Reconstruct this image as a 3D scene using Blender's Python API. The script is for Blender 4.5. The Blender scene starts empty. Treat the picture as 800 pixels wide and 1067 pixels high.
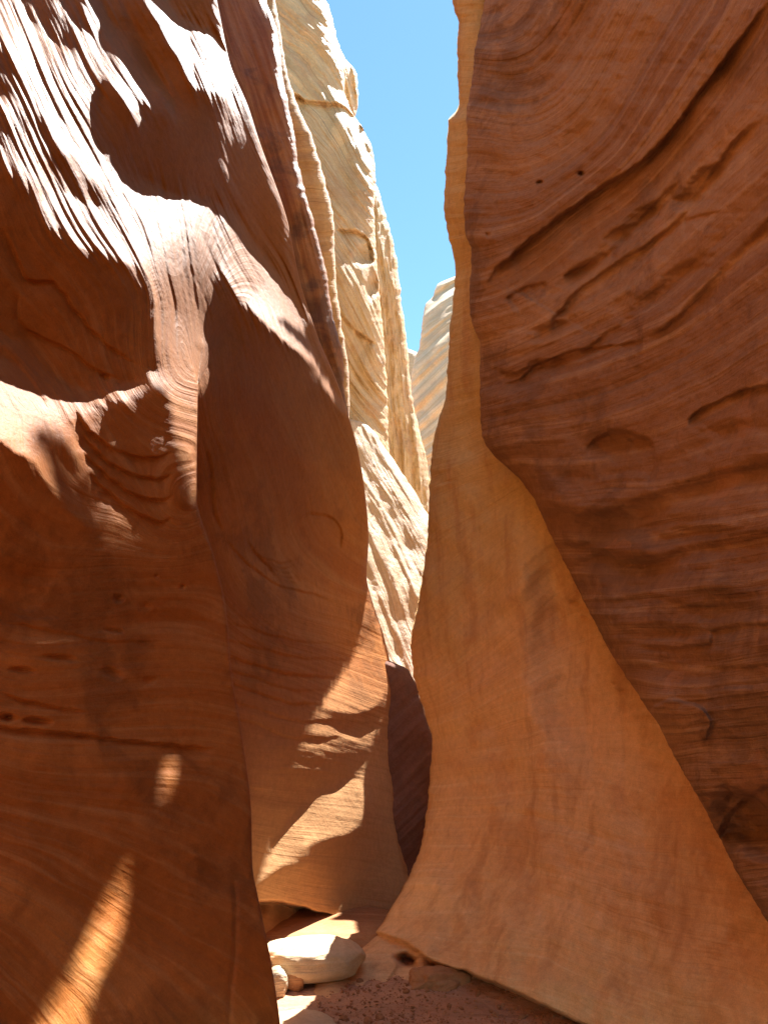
import bpy, bmesh, math, random
import numpy as np

rng = np.random.default_rng(7)
random.seed(7)
sc = bpy.context.scene
COL = sc.collection

# ------------------------------------------------------------------ camera frame used to lay the canyon out
F, CU, CV = 770.0, 400.0, 533.5
PITCH = math.radians(15)
CAM = np.array([0.0, 0.0, 1.5])
FWD = np.array([0, math.cos(PITCH), math.sin(PITCH)])
UPV = np.array([0, -math.sin(PITCH), math.cos(PITCH)])
RGT = np.array([1.0, 0, 0])
SUN_EL = math.radians(62)
SUN_AZ = math.radians(30)          # to the right of straight ahead
S = np.array([math.sin(SUN_AZ) * math.cos(SUN_EL), math.cos(SUN_AZ) * math.cos(SUN_EL), math.sin(SUN_EL)])


def rays(u, v):
    a = ((u - CU) / F)[..., None]
    b = ((CV - v) / F)[..., None]
    return FWD + a * RGT + b * UPV


def at_ground(u, v, z=0.0):
    r = rays(np.array(float(u)), np.array(float(v)))
    return CAM + r * ((z - CAM[2]) / r[2])


def at_y(u, v, y):
    r = rays(np.array(float(u)), np.array(float(v)))
    return CAM + r * (y / r[1])


# ------------------------------------------------------------------ numeric helpers
_perm = rng.permutation(512)
_perm = np.concatenate([_perm, _perm, _perm])
_ang = rng.random(512) * 2 * np.pi
_gx, _gy = np.cos(_ang), np.sin(_ang)


def perlin(x, y, seed=0):
    x = x + seed * 17.31
    y = y + seed * 9.77
    xi = np.floor(x).astype(int)
    yi = np.floor(y).astype(int)
    xf, yf = x - xi, y - yi
    sx = xf * xf * xf * (xf * (xf * 6 - 15) + 10)
    sy = yf * yf * yf * (yf * (yf * 6 - 15) + 10)

    def g(ix, iy, dx, dy):
        h = _perm[(_perm[ix & 511] + iy) & 511] & 511
        return _gx[h] * dx + _gy[h] * dy
    a = g(xi, yi, xf, yf)
    b = g(xi + 1, yi, xf - 1, yf)
    c = g(xi, yi + 1, xf, yf - 1)
    d = g(xi + 1, yi + 1, xf - 1, yf - 1)
    return (a + sx * (b - a)) * (1 - sy) + (c + sx * (d - c)) * sy


def fbm(x, y, seed=0, oct=4, gain=0.5):
    s = 0
    a = 1.0
    for o in range(oct):
        s = s + a * perlin(x * 2 ** o, y * 2 ** o, seed + o * 3)
        a *= gain
    return s


def sstep(a, b, x):
    t = np.clip((x - a) / (b - a), 0, 1)
    return t * t * (3 - 2 * t)


def curve(pts):
    pts = sorted(pts)
    X = np.array([p[0] for p in pts], float)
    Yv = np.array([p[1] for p in pts], float)
    m = np.zeros(len(X))
    d = np.diff(Yv) / np.diff(X)
    m[0], m[-1] = d[0], d[-1]
    for i in range(1, len(X) - 1):      # monotone cubic (no overshoot)
        m[i] = 0 if d[i - 1] * d[i] <= 0 else 2 * d[i - 1] * d[i] / (d[i - 1] + d[i])

    def f(x):
        x = np.clip(np.asarray(x, float), X[0], X[-1])
        i = np.clip(np.searchsorted(X, x) - 1, 0, len(X) - 2)
        h = X[i + 1] - X[i]
        t = (x - X[i]) / h
        return ((2 * t**3 - 3 * t**2 + 1) * Yv[i] + (t**3 - 2 * t**2 + t) * h * m[i]
                + (-2 * t**3 + 3 * t**2) * Yv[i + 1] + (t**3 - t**2) * h * m[i + 1])
    return f


def tps(pts, vals, U, V, smooth=1e-3):
    p = np.array(pts, float) / 500.0
    vals = np.array(vals, float)
    n = len(p)

    def k(r2):
        return np.where(r2 > 0, 0.5 * r2 * np.log(np.maximum(r2, 1e-12)), 0)
    d2 = ((p[:, None] - p[None]) ** 2).sum(-1)
    A = np.zeros((n + 3, n + 3))
    A[:n, :n] = k(d2) + smooth * np.eye(n)
    A[:n, n] = 1
    A[:n, n + 1:] = p
    A[n, :n] = 1
    A[n + 1:, :n] = p.T
    w = np.linalg.solve(A, np.concatenate([vals, np.zeros(3)]))
    u, v = U / 500.0, V / 500.0
    out = w[n] + w[n + 1] * u + w[n + 2] * v
    for i in range(n):
        out = out + w[i] * k((u - p[i, 0]) ** 2 + (v - p[i, 1]) ** 2)
    return out


def lines_field(lines, U, V):
    pts, vals = [], []
    for val, pl in lines:
        for a, b in zip(pl[:-1], pl[1:]):
            n = max(1, int(math.hypot(b[0] - a[0], b[1] - a[1]) / 70))
            for i in range(n):
                t = i / n
                pts.append((a[0] + t * (b[0] - a[0]), a[1] + t * (b[1] - a[1])))
                vals.append(val)
        pts.append(pl[-1])
        vals.append(val)
    Uc, Vc = U[::6, ::6], V[::6, ::6]
    c = tps(pts, vals, Uc, Vc, 2e-3)
    return resize(c, U, V, Uc, Vc)


def bil(G, fu, fv):
    fu = np.clip(fu, 0, G.shape[1] - 1.001)
    fv = np.clip(fv, 0, G.shape[0] - 1.001)
    i, j = fu.astype(int), fv.astype(int)
    a, b = fu - i, fv - j
    return (G[j, i] * (1 - a) + G[j, i + 1] * a) * (1 - b) + (G[j + 1, i] * (1 - a) + G[j + 1, i + 1] * a) * b


def resize(c, U, V, Uc, Vc):
    du = Uc[0, 1] - Uc[0, 0]
    dv = Vc[1, 0] - Vc[0, 0]
    fu, fv = (U - Uc[0, 0]) / du, (V - Vc[0, 0]) / dv
    # linear extrapolation past the last coarse node is tiny (<6 cells)
    return bil(c, fu, fv)


def poly_mask(poly, U, V):
    p = np.array(poly, float)
    inside = np.zeros(U.shape, bool)
    j = len(p) - 1
    for i in range(len(p)):
        (xi, yi), (xj, yj) = p[i], p[j]
        if yi != yj:
            c = ((yi > V) != (yj > V)) & (U < (xj - xi) * (V - yi) / (yj - yi) + xi)
            inside ^= c
        j = i
    return inside.astype(float)


def seg_dist(pl, U, V):
    """distance to a polyline, signed (+ on the right hand side going along it, i.e. below for left-to-right), and the run 0..1"""
    best = np.full(U.shape, 1e9)
    sd = np.zeros(U.shape)
    run = np.zeros(U.shape)
    p = np.array(pl, float)
    L = np.concatenate([[0], np.cumsum(np.hypot(*(p[1:] - p[:-1]).T))])
    for i in range(len(p) - 1):
        a, b = p[i], p[i + 1]
        d = b - a
        l2 = d @ d
        t = np.clip(((U - a[0]) * d[0] + (V - a[1]) * d[1]) / l2, 0, 1)
        dx, dy = U - a[0] - t * d[0], V - a[1] - t * d[1]
        dist = np.hypot(dx, dy)
        cr = d[0] * (V - a[1]) - d[1] * (U - a[0])
        m = dist < best
        best = np.where(m, dist, best)
        sd = np.where(m, dist * np.sign(cr), sd)
        run = np.where(m, (L[i] + t * math.sqrt(l2)) / L[-1], run)
    return best, sd, run


def smooth_pl(pl, n=6):
    p = np.array(pl, float)
    t = np.concatenate([[0], np.cumsum(np.hypot(*(p[1:] - p[:-1]).T))])
    fx = curve(list(zip(t, p[:, 0])))
    fy = curve(list(zip(t, p[:, 1])))
    tt = np.linspace(0, t[-1], (len(p) - 1) * n + 1)
    return np.stack([fx(tt), fy(tt)], 1)


def blur(A, r, axis=None):
    """three box blurs ~ gaussian; r in cells"""
    r = int(round(r))
    if r < 1:
        return A
    for ax in ((0, 1) if axis is None else (axis,)):
        for _ in range(3):
            pad = [(0, 0), (0, 0)]
            pad[ax] = (r + 1, r)
            c = np.cumsum(np.pad(A, pad, mode='edge'), axis=ax)
            if ax == 0:
                A = (c[2 * r + 1:] - c[:-2 * r - 1]) / (2 * r + 1)
            else:
                A = (c[:, 2 * r + 1:] - c[:, :-2 * r - 1]) / (2 * r + 1)
    return A


def dct_solve(rhs, alpha):
    n, m = rhs.shape
    big = np.concatenate([rhs, rhs[::-1]], 0)
    big = np.concatenate([big, big[:, ::-1]], 1)
    f = np.fft.rfft2(big)
    ky = 2 - 2 * np.cos(2 * np.pi * np.arange(2 * n) / (2 * n))
    kx = 2 - 2 * np.cos(2 * np.pi * np.arange(m + 1) / (2 * m))
    f /= (ky[:, None] + kx[None] + alpha)
    return np.fft.irfft2(f, s=big.shape)[:n, :m]


NLIT = np.array([.62, -.45, .64])
NLIT = NLIT / np.linalg.norm(NLIT)


def shape_to_sun(lam0, U, V, T, W, length_px, h, lit=None):
    """bend the base surface so its slope towards the sun follows T where W>0 (ledges tilt up, hollows overhang)"""
    r = rays(U, V)
    ru = RGT / F
    rv = -UPV / F
    gu0 = np.gradient(lam0, h, axis=1)
    gv0 = np.gradient(lam0, h, axis=0)
    Pu = gu0[..., None] * r + ru
    Pv = gv0[..., None] * r + rv
    n = np.cross(Pu, Pv)
    n /= np.linalg.norm(n, axis=-1, keepdims=True)
    n *= -np.sign((n * r).sum(-1, keepdims=True))
    c = n @ S
    Tt = np.where(T > 0, np.maximum(c, T), np.minimum(c, T))
    tang = S - c[..., None] * n
    tang /= np.maximum(np.linalg.norm(tang, axis=-1, keepdims=True), 1e-6)
    th = np.arccos(np.clip(c, -1, 1)) - np.arccos(np.clip(Tt, -.95, .95))
    th = np.clip(th, -1.1, 1.1) * W
    n2 = n * np.cos(th)[..., None] + tang * np.sin(th)[..., None]
    if lit is not None:
        k = ((.26 + .56 * sstep(290, 380, V)) * lit * W)[..., None]
        n2 = n2 * (1 - k) + NLIT * k
        n2 /= np.linalg.norm(n2, axis=-1, keepdims=True)
    den = (n2 * r).sum(-1)
    den = np.minimum(den, -0.22)
    gu = -(n2 @ ru) / den - gu0
    gv = -(n2 @ rv) / den - gv0
    gu *= h
    gv *= h
    gu[:, -1] = 0
    gv[-1] = 0
    div = np.zeros_like(lam0)
    # forward-difference gradient, backward-difference divergence
    gum = 0.5 * (gu + np.roll(gu, -1, 1)); gum[:, -1] = 0
    gvm = 0.5 * (gv + np.roll(gv, -1, 0)); gvm[-1] = 0
    div += gum
    div[:, 1:] -= gum[:, :-1]
    div += gvm
    div[1:] -= gvm[:-1]
    return lam0 + dct_solve(-div, (h / length_px) ** 2)


# ------------------------------------------------------------------ materials
def rock_mat(name, c1, c2, c3, stain=None, stain_amt=0.0, band=7.0, fine=40.0, bump=0.35, drip=None, drip_amt=0.0, foot=None, bed=None, bed_z=(1, 5), bed_amt=.8, patch=None, patch_amt=0.0, rough=0.85, sheen=0.0, warp=0.25, spec=.25, line=.45):
    m = bpy.data.materials.new(name)
    m.use_nodes = True
    nt = m.node_tree
    N, L = nt.nodes, nt.links
    N.clear()
    out = N.new('ShaderNodeOutputMaterial')
    bs = N.new('ShaderNodeBsdfPrincipled')
    L.new(bs.outputs[0], out.inputs[0])
    bs.inputs['Roughness'].default_value = rough
    bs.inputs['Specular IOR Level'].default_value = spec
    bs.inputs['Sheen Weight'].default_value = sheen
    bs.inputs['Sheen Roughness'].default_value = 0.5
    uv = N.new('ShaderNodeUVMap')
    uv.uv_map = 'bedding'
    geo = N.new('ShaderNodeTexCoord')

    def mapped(sx, sy, src=None):
        mp = N.new('ShaderNodeMapping')
        mp.inputs['Scale'].default_value = (sx, sy, 1)
        L.new(src or uv.outputs[0], mp.inputs[0])
        return mp.outputs[0]

    def noise(vec, scale=1.0, detail=5, rough_=0.55, dist=0.0, dim='2D'):
        n = N.new('ShaderNodeTexNoise')
        n.noise_dimensions = dim
        n.inputs['Scale'].default_value = scale
        n.inputs['Detail'].default_value = detail
        n.inputs['Roughness'].default_value = rough_
        n.inputs['Distortion'].default_value = dist
        L.new(vec, n.inputs['Vector'])
        return n.outputs['Fac']

    def mr(x, a, b, c=0.0, d=1.0, smooth=True):
        n = N.new('ShaderNodeMapRange')
        n.interpolation_type = 'SMOOTHSTEP' if smooth else 'LINEAR'
        if a > b:
            a, b, c, d = b, a, d, c
        n.inputs[1].default_value, n.inputs[2].default_value = a, b
        n.inputs[3].default_value, n.inputs[4].default_value = c, d
        L.new(x, n.inputs[0])
        return n.outputs[0]

    def mix(a, b, f, mode='MIX'):
        n = N.new('ShaderNodeMix')
        n.data_type = 'RGBA'
        n.blend_type = mode
        for sock, val in ((n.inputs[0], f), (n.inputs[6], a), (n.inputs[7], b)):
            if isinstance(val, (int, float)):
                sock.default_value = val
            elif isinstance(val, tuple):
                sock.default_value = (*val, 1)
            else:
                L.new(val, sock)
        return n.outputs[2]

    def math_(op, a, b):
        n = N.new('ShaderNodeMath')
        n.operation = op
        for sock, val in ((n.inputs[0], a), (n.inputs[1], b)):
            if isinstance(val, (int, float)):
                sock.default_value = val
            else:
                L.new(val, sock)
        return n.outputs[0]

    # bedding coordinate gently warped so that bands pinch and swell
    wn = N.new('ShaderNodeTexNoise')
    wn.inputs['Scale'].default_value = 1.3
    wn.inputs['Detail'].default_value = 3
    L.new(uv.outputs[0], wn.inputs['Vector'])
    sub = N.new('ShaderNodeVectorMath'); sub.operation = 'SUBTRACT'
    L.new(wn.outputs['Color'], sub.inputs[0]); sub.inputs[1].default_value = (.5, .5, .5)
    scl = N.new('ShaderNodeVectorMath'); scl.operation = 'SCALE'
    L.new(sub.outputs[0], scl.inputs[0]); scl.inputs['Scale'].default_value = warp
    add = N.new('ShaderNodeVectorMath'); add.operation = 'ADD'
    L.new(uv.outputs[0], add.inputs[0]); L.new(scl.outputs[0], add.inputs[1])
    wuv = add.outputs[0]

    b1 = noise(mapped(0.35, band, wuv), detail=4)
    b2 = noise(mapped(1.2, fine, wuv), detail=5, rough_=0.6)
    bl = noise(geo.outputs['Object'], 1.1, 5, 0.6, 0.3, '3D')
    bl2 = noise(geo.outputs['Object'], 4.5, 6, 0.65, 0.5, '3D')
    md = noise(geo.outputs['Object'], 26, 5, 0.62, 0.2, '3D')
    gr = noise(geo.outputs['Object'], 160, 3, 0.6, 0, '3D')
    col = mix(c1, c2, mr(b1, .36, .64))
    col = mix(col, c3, math_('MULTIPLY', mr(b2, .48, .72), .55))
    col = mix(col, c3, math_('MULTIPLY', mr(bl, .52, .75), .45))
    if stain:
        col = mix(col, stain, math_('MULTIPLY', mr(math_('ADD', math_('MULTIPLY', bl, .6), math_('MULTIPLY', bl2, .4)), .5, .6), stain_amt))
    if patch:
        pn = noise(geo.outputs['Object'], 2.3, 3, .5, .4, '3D')
        col = mix(col, patch, math_('MULTIPLY', mr(pn, .64, .66), patch_amt))
    if bed:
        sp = N.new('ShaderNodeSeparateXYZ')
        L.new(geo.outputs['Object'], sp.inputs[0])
        zz = math_('ADD', sp.outputs[2], math_('MULTIPLY', bl, 1.6))
        col = mix(col, bed, math_('MULTIPLY', mr(zz, bed_z[0] + .8, bed_z[1] + .8), bed_amt))
    if foot:        # buff bed at the second fin's foot, sun patch glow put into its colour
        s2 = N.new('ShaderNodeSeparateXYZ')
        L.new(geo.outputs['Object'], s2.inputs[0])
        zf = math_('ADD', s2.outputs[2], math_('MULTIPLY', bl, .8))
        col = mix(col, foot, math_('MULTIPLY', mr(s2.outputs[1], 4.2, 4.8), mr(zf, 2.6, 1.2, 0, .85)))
    if drip:
        mp = N.new('ShaderNodeMapping')
        mp.inputs['Scale'].default_value = (5.5, 5.5, .55)
        L.new(geo.outputs['Object'], mp.inputs[0])
        dn = noise(mp.outputs[0], 1.0, 5, .6, .25, '3D')
        col = mix(col, drip, math_('MULTIPLY', mr(dn, .5, .68), drip_amt))
    # thin dark partings and sand grain
    lines = noise(mapped(.5, fine * 1.6, wuv), detail=2)
    col = mix(col, tuple(c * .45 for c in c1), math_('MULTIPLY', mr(lines, .64, .74), line))
    col = mix(col, mix((.72, .72, .72), (1.22, 1.22, 1.22), gr), 1.0, 'MULTIPLY')
    col = mix(col, mix((.78, .78, .78), (1.2, 1.2, 1.2), bl2), 1.0, 'MULTIPLY')
    col = mix(col, mix((.74, .74, .74), (1.25, 1.25, 1.25), md), 1.0, 'MULTIPLY')
    L.new(col, bs.inputs['Base Color'])
    hgt = math_('ADD', math_('MULTIPLY', b2, .9), math_('MULTIPLY', lines, -.25))
    hgt = math_('ADD', hgt, math_('MULTIPLY', bl2, .8))
    hgt = math_('ADD', hgt, math_('MULTIPLY', md, .35))
    hgt = math_('ADD', hgt, math_('MULTIPLY', gr, .1))
    bp = N.new('ShaderNodeBump')
    bp.inputs['Strength'].default_value = bump
    bp.inputs['Distance'].default_value = 0.03
    L.new(hgt, bp.inputs['Height'])
    L.new(bp.outputs[0], bs.inputs['Normal'])
    return m


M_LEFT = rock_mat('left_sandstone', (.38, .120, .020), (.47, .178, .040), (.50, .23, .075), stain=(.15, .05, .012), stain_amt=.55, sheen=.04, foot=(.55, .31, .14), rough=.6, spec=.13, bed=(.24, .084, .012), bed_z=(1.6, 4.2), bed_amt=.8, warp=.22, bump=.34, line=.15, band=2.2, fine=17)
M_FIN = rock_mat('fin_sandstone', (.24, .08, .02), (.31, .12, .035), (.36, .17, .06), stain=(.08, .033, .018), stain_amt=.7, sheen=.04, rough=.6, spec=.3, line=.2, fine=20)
M_OLIVE = rock_mat('olive_sandstone', (.34, .2, .09), (.42, .27, .13), (.5, .34, .18), sheen=.1)
M_TAN = rock_mat('tan_sandstone', (.46, .30, .14), (.54, .39, .21), (.62, .49, .32), stain=(.36, .2, .09), stain_amt=.55, bump=1.2, rough=.7, spec=.3, line=.7, fine=25)
M_PALE = rock_mat('pale_sandstone', (.48, .35, .22), (.55, .43, .29), (.6, .5, .37), stain=(.45, .30, .18), stain_amt=.3, bump=.6, rough=.55, spec=.2)
M_FAR = rock_mat('far_sandstone', (.56, .40, .24), (.64, .50, .34), (.7, .58, .44), stain=(.45, .28, .17), stain_amt=.4)
M_VARNISH = rock_mat('varnished_sandstone', (.29, .152, .078), (.41, .24, .13), (.52, .335, .195), stain=(.12, .062, .04), stain_amt=.55, patch=(.42, .21, .11), patch_amt=.4, band=3.0, bump=.9, warp=.14, line=.25)
M_GOLD = rock_mat('gold_sandstone', (.69, .41, .195), (.75, .48, .24), (.77, .54, .30), stain=(.52, .25, .09), stain_amt=.55, bump=.35, band=2.5, warp=.2, line=.12, drip=(.44, .22, .09), drip_amt=.5, bed=(.58, .42, .17), bed_z=(1.2, 3.2), bed_amt=.85)
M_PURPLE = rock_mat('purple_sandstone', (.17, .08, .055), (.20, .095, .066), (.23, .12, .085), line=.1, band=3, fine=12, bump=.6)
M_BOULDER = rock_mat('boulder_stone', (.52, .36, .2), (.6, .45, .28), (.66, .55, .4), bump=.5)
M_BROWN = rock_mat('brown_stone', (.34, .155, .065), (.42, .21, .095), (.46, .26, .13), bump=.5)


def ground_mat():
    m = rock_mat('gravel_sand', (.44, .235, .13), (.52, .29, .165), (.56, .35, .22), stain=(.34, .17, .10), stain_amt=.5, bump=.8, band=2, fine=9)
    return m


M_GROUND = ground_mat()


# ------------------------------------------------------------------ object helpers
def mesh_from_grid(name, P, UVc, mat, flip=False):
    n, m = P.shape[:2]
    idx = np.arange(n * m).reshape(n, m)
    q = np.stack([idx[:-1, :-1], idx[1:, :-1], idx[1:, 1:], idx[:-1, 1:]], -1).reshape(-1, 4)
    if flip:
        q = q[:, ::-1]
    me = bpy.data.meshes.new(name)
    me.vertices.add(n * m)
    me.vertices.foreach_set('co', P.reshape(-1).astype(np.float32))
    me.loops.add(q.size)
    me.loops.foreach_set('vertex_index', q.reshape(-1).astype(np.int32))
    me.polygons.add(len(q))
    me.polygons.foreach_set('loop_start', (np.arange(len(q)) * 4).astype(np.int32))
    me.polygons.foreach_set('loop_total', np.full(len(q), 4, np.int32))
    uvl = me.uv_layers.new(name='bedding')
    uvl.data.foreach_set('uv', UVc.reshape(-1, 2)[q.reshape(-1)].reshape(-1).astype(np.float32))
    me.update(calc_edges=True)
    me.polygons.foreach_set('use_smooth', np.ones(len(q), bool))
    me.materials.append(mat)
    o = bpy.data.objects.new(name, me)
    COL.objects.link(o)
    return o


def tag(o, label=None, cat=None, group=None, kind=None):
    for k, v in (('label', label), ('category', cat), ('group', group), ('kind', kind)):
        if v:
            o[k] = v
    return o


class Field:
    """a patch of rock face described over view directions; every sample has its own real distance"""

    def __init__(self, u0, u1, v0, v1, h):
        self.u0, self.v0, self.h = u0, v0, h
        self.U, self.V = np.meshgrid(np.arange(u0, u1 + h, h), np.arange(v0, v1 + h, h))

    def base(self, ctrl):
        U, V = self.U, self.V
        Uc, Vc = U[::6, ::6], V[::6, ::6]
        y = tps([c[:2] for c in ctrl], [math.log(c[2]) for c in ctrl], Uc, Vc, 1e-3)
        ry = rays(U, V)[..., 1]
        self.lam = resize(y, U, V, Uc, Vc) - np.log(ry)
        return self

    def sample(self, G, u, v):
        return bil(G, (u - self.u0) / self.h, (v - self.v0) / self.h)


def flow_mask(field, polys, holes=(), thin=(), along=None, feather=5.0, streak=0.5, seed=1, sharp=0.16):
    """soft mask of the up-tilted ledges, its edges combed along the erosion grooves (psi = across-groove coordinate)"""
    U, V, h = field.U, field.V, field.h
    wob = 1.6 * perlin(U / 14, V / 14, seed) + 0.8 * perlin(U / 5, V / 5, seed + 1)
    wob2 = 1.6 * perlin(U / 14, V / 14, seed + 5) + 0.8 * perlin(U / 5, V / 5, seed + 6)
    Uw, Vw = U + wob, V + wob2
    m = np.zeros(U.shape)
    for p in polys:
        m = np.maximum(m, poly_mask(p, Uw, Vw))
    for p in holes:
        m = np.minimum(m, 1 - poly_mask(p, Uw, Vw))
    soft = blur(blur(m, 2.0 / h), feather / h * .6, 0)
    for pl, w in thin:
        d, _, run = seg_dist(smooth_pl(pl), U + .5 * wob, V)
        ww = w * (0.65 + 0.5 * perlin(run * 25, run * 0 + seed, seed + 2)) + .2
        soft = np.maximum(soft, np.clip(1 - .5 * d / np.maximum(ww, .3), 0, 1))
    if along is not None:
        st = fbm(along[0] / 3.2, along[1] / 90., seed + 9, 3, .6)
        soft = soft + streak * st * np.clip(1 - np.abs(soft - .5) * 2, 0, 1) * 1.0
    return sstep(.5 - sharp, .5 + sharp, soft)


def undercut(lam, pl, U, V, depth, w, sharp=1.2, taper=True):
    """a ledge: rock just below the line is set back by depth (fraction of distance) and eases out over w"""
    Uw = U + 2.2 * fbm(U / 17, V / 17, 201, 3)
    Vw = V + 2.2 * fbm(U / 17, V / 17, 207, 3)
    d, sd, run = seg_dist(smooth_pl(pl), Uw, Vw)
    depth = depth * (1 + .5 * perlin(run * 9, run * 0 + depth * 900, 211))
    end = sstep(0, .15, run) * sstep(1, .85, run) if taper else 1.0
    prof = sstep(-sharp, sharp, sd) * np.exp(-np.maximum(sd, 0) / w) * (d < 6 * w)
    return lam + depth * prof * end


def groove(lam, pl, U, V, depth, w):
    d, sd, run = seg_dist(smooth_pl(pl), U, V)
    end = sstep(0, .1, run) * sstep(1, .9, run)
    return lam + depth * np.exp(-(d / w) ** 2) * end


def dent(lam, U, V, cu, cv, ru, rv, ang, depth, lip=0.9):
    c, s = math.cos(ang), math.sin(ang)
    x = ((U - cu) * c + (V - cv) * s) / ru
    y = (-(U - cu) * s + (V - cv) * c) / rv
    r = np.hypot(x, y) + .35 * fbm(U / (ru + 2), V / (rv + 2), 5, 3)
    return lam + .6 * depth * sstep(1.0, 1.0 - lip, r) * (1 + .5 * -y)


def wrap_columns(P, inward, depth=2.6, n=10, back=None):
    """carry the last column round the edge and back into the rock"""
    e = P[:, -1]
    d0 = e - P[:, -3]
    d0 = d0 / np.maximum(np.linalg.norm(d0, axis=1, keepdims=True), 1e-6)
    back = np.array([inward * .25, 1.0, 0.0]) if back is None else np.array(back)
    cols = []
    for k in range(1, n + 1):
        t = (k / n) ** 1.8 * depth
        cols.append(e + back * t + np.array([inward, 0, 0]) * .12 * t * t / depth)
    return np.concatenate([P, np.stack(cols, 1)], 1)


def extend_out(P, direction, total, n=8, rough=.1, seed=3):
    e = P[:, 0]
    cols = []
    zz = e[:, 2]
    for k in range(n, 0, -1):
        t = (k / n) ** 1.5 * total
        w = rough * fbm(zz * .6, np.full_like(zz, t * .7), seed, 3) * min(1, t)
        cols.append(e + np.array(direction) * t + np.stack([w, w * 0, w * 0], 1))
    return np.concatenate([np.stack(cols, 1), P], 1)


def extend_top(P, outward, zt, n=6, lean=.35):
    e = P[0]
    rows = []
    # cap: plateau first (outermost), then rise to the last row
    for k in (3, 2, 1):
        r = e.copy()
        r[:, 2] = np.maximum(zt, e[:, 2] + .3) + .02 * k
        r[:, 0] += outward * ((r[:, 2] - e[:, 2]) * lean + 2.5 * k)
        rows.append(r)
    for k in range(n, 0, -1):
        t = k / n
        r = e.copy()
        z = e[:, 2] + (np.maximum(zt, e[:, 2] + .3) - e[:, 2]) * t
        r[:, 0] += outward * (z - e[:, 2]) * lean * (.4 + .6 * t)
        r[:, 2] = z
        rows.append(r)
    return np.concatenate([np.stack(rows, 0), P], 0)


def pts_from(field, lam, u, v):
    l = field.sample(lam, u, v)
    return CAM + rays(u, v) * np.exp(l)[..., None]


def pad_uv(uv, shape, left=0, right=0, top=0):
    return np.pad(uv, ((top, 0), (left, right), (0, 0)), mode='edge')


def edge_round(u, sil, R, amt, side=1):
    """extra log-depth that turns the face away as it reaches its edge"""
    d = np.clip(side * (sil - u), 0, None)
    t = np.clip(1 - d / R, 0, 1)
    return amt * (1 - np.sqrt(np.clip(1 - t * t, 0, 1)))


PX = 0.0052   # metres per layout unit at about four metres: turns the bedding coordinate into metres

Z1 = lambda pts: [(x / 2.667, y / 2.667) for x, y in pts]
Z4 = lambda pts: [(x / 2.667, 350 + y / 2.667) for x, y in pts]
Z5 = lambda pts: [(200 + x / 2.667, 300 + y / 2.667) for x, y in pts]
Z7 = lambda pts: [(x / 2.286, 700 + y / 2.286) for x, y in pts]
Z8 = lambda pts: [(220 + x / 2, 750 + y / 2) for x, y in pts]
Z2 = lambda pts: [(250 + x / 2.667, y / 2.667) for x, y in pts]

T_LIT, T_DARK = .36, -.09


# ------------------------------------------------------------------ LEFT WALL
def probe(n, f, lam, pts):
    for u, v in pts:
        p = pts_from(f, lam, np.array([float(u)]), np.array([float(v)]))[0]
        print('PROBE', n, u, v, np.round(p, 2))


GOBO = []


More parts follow.
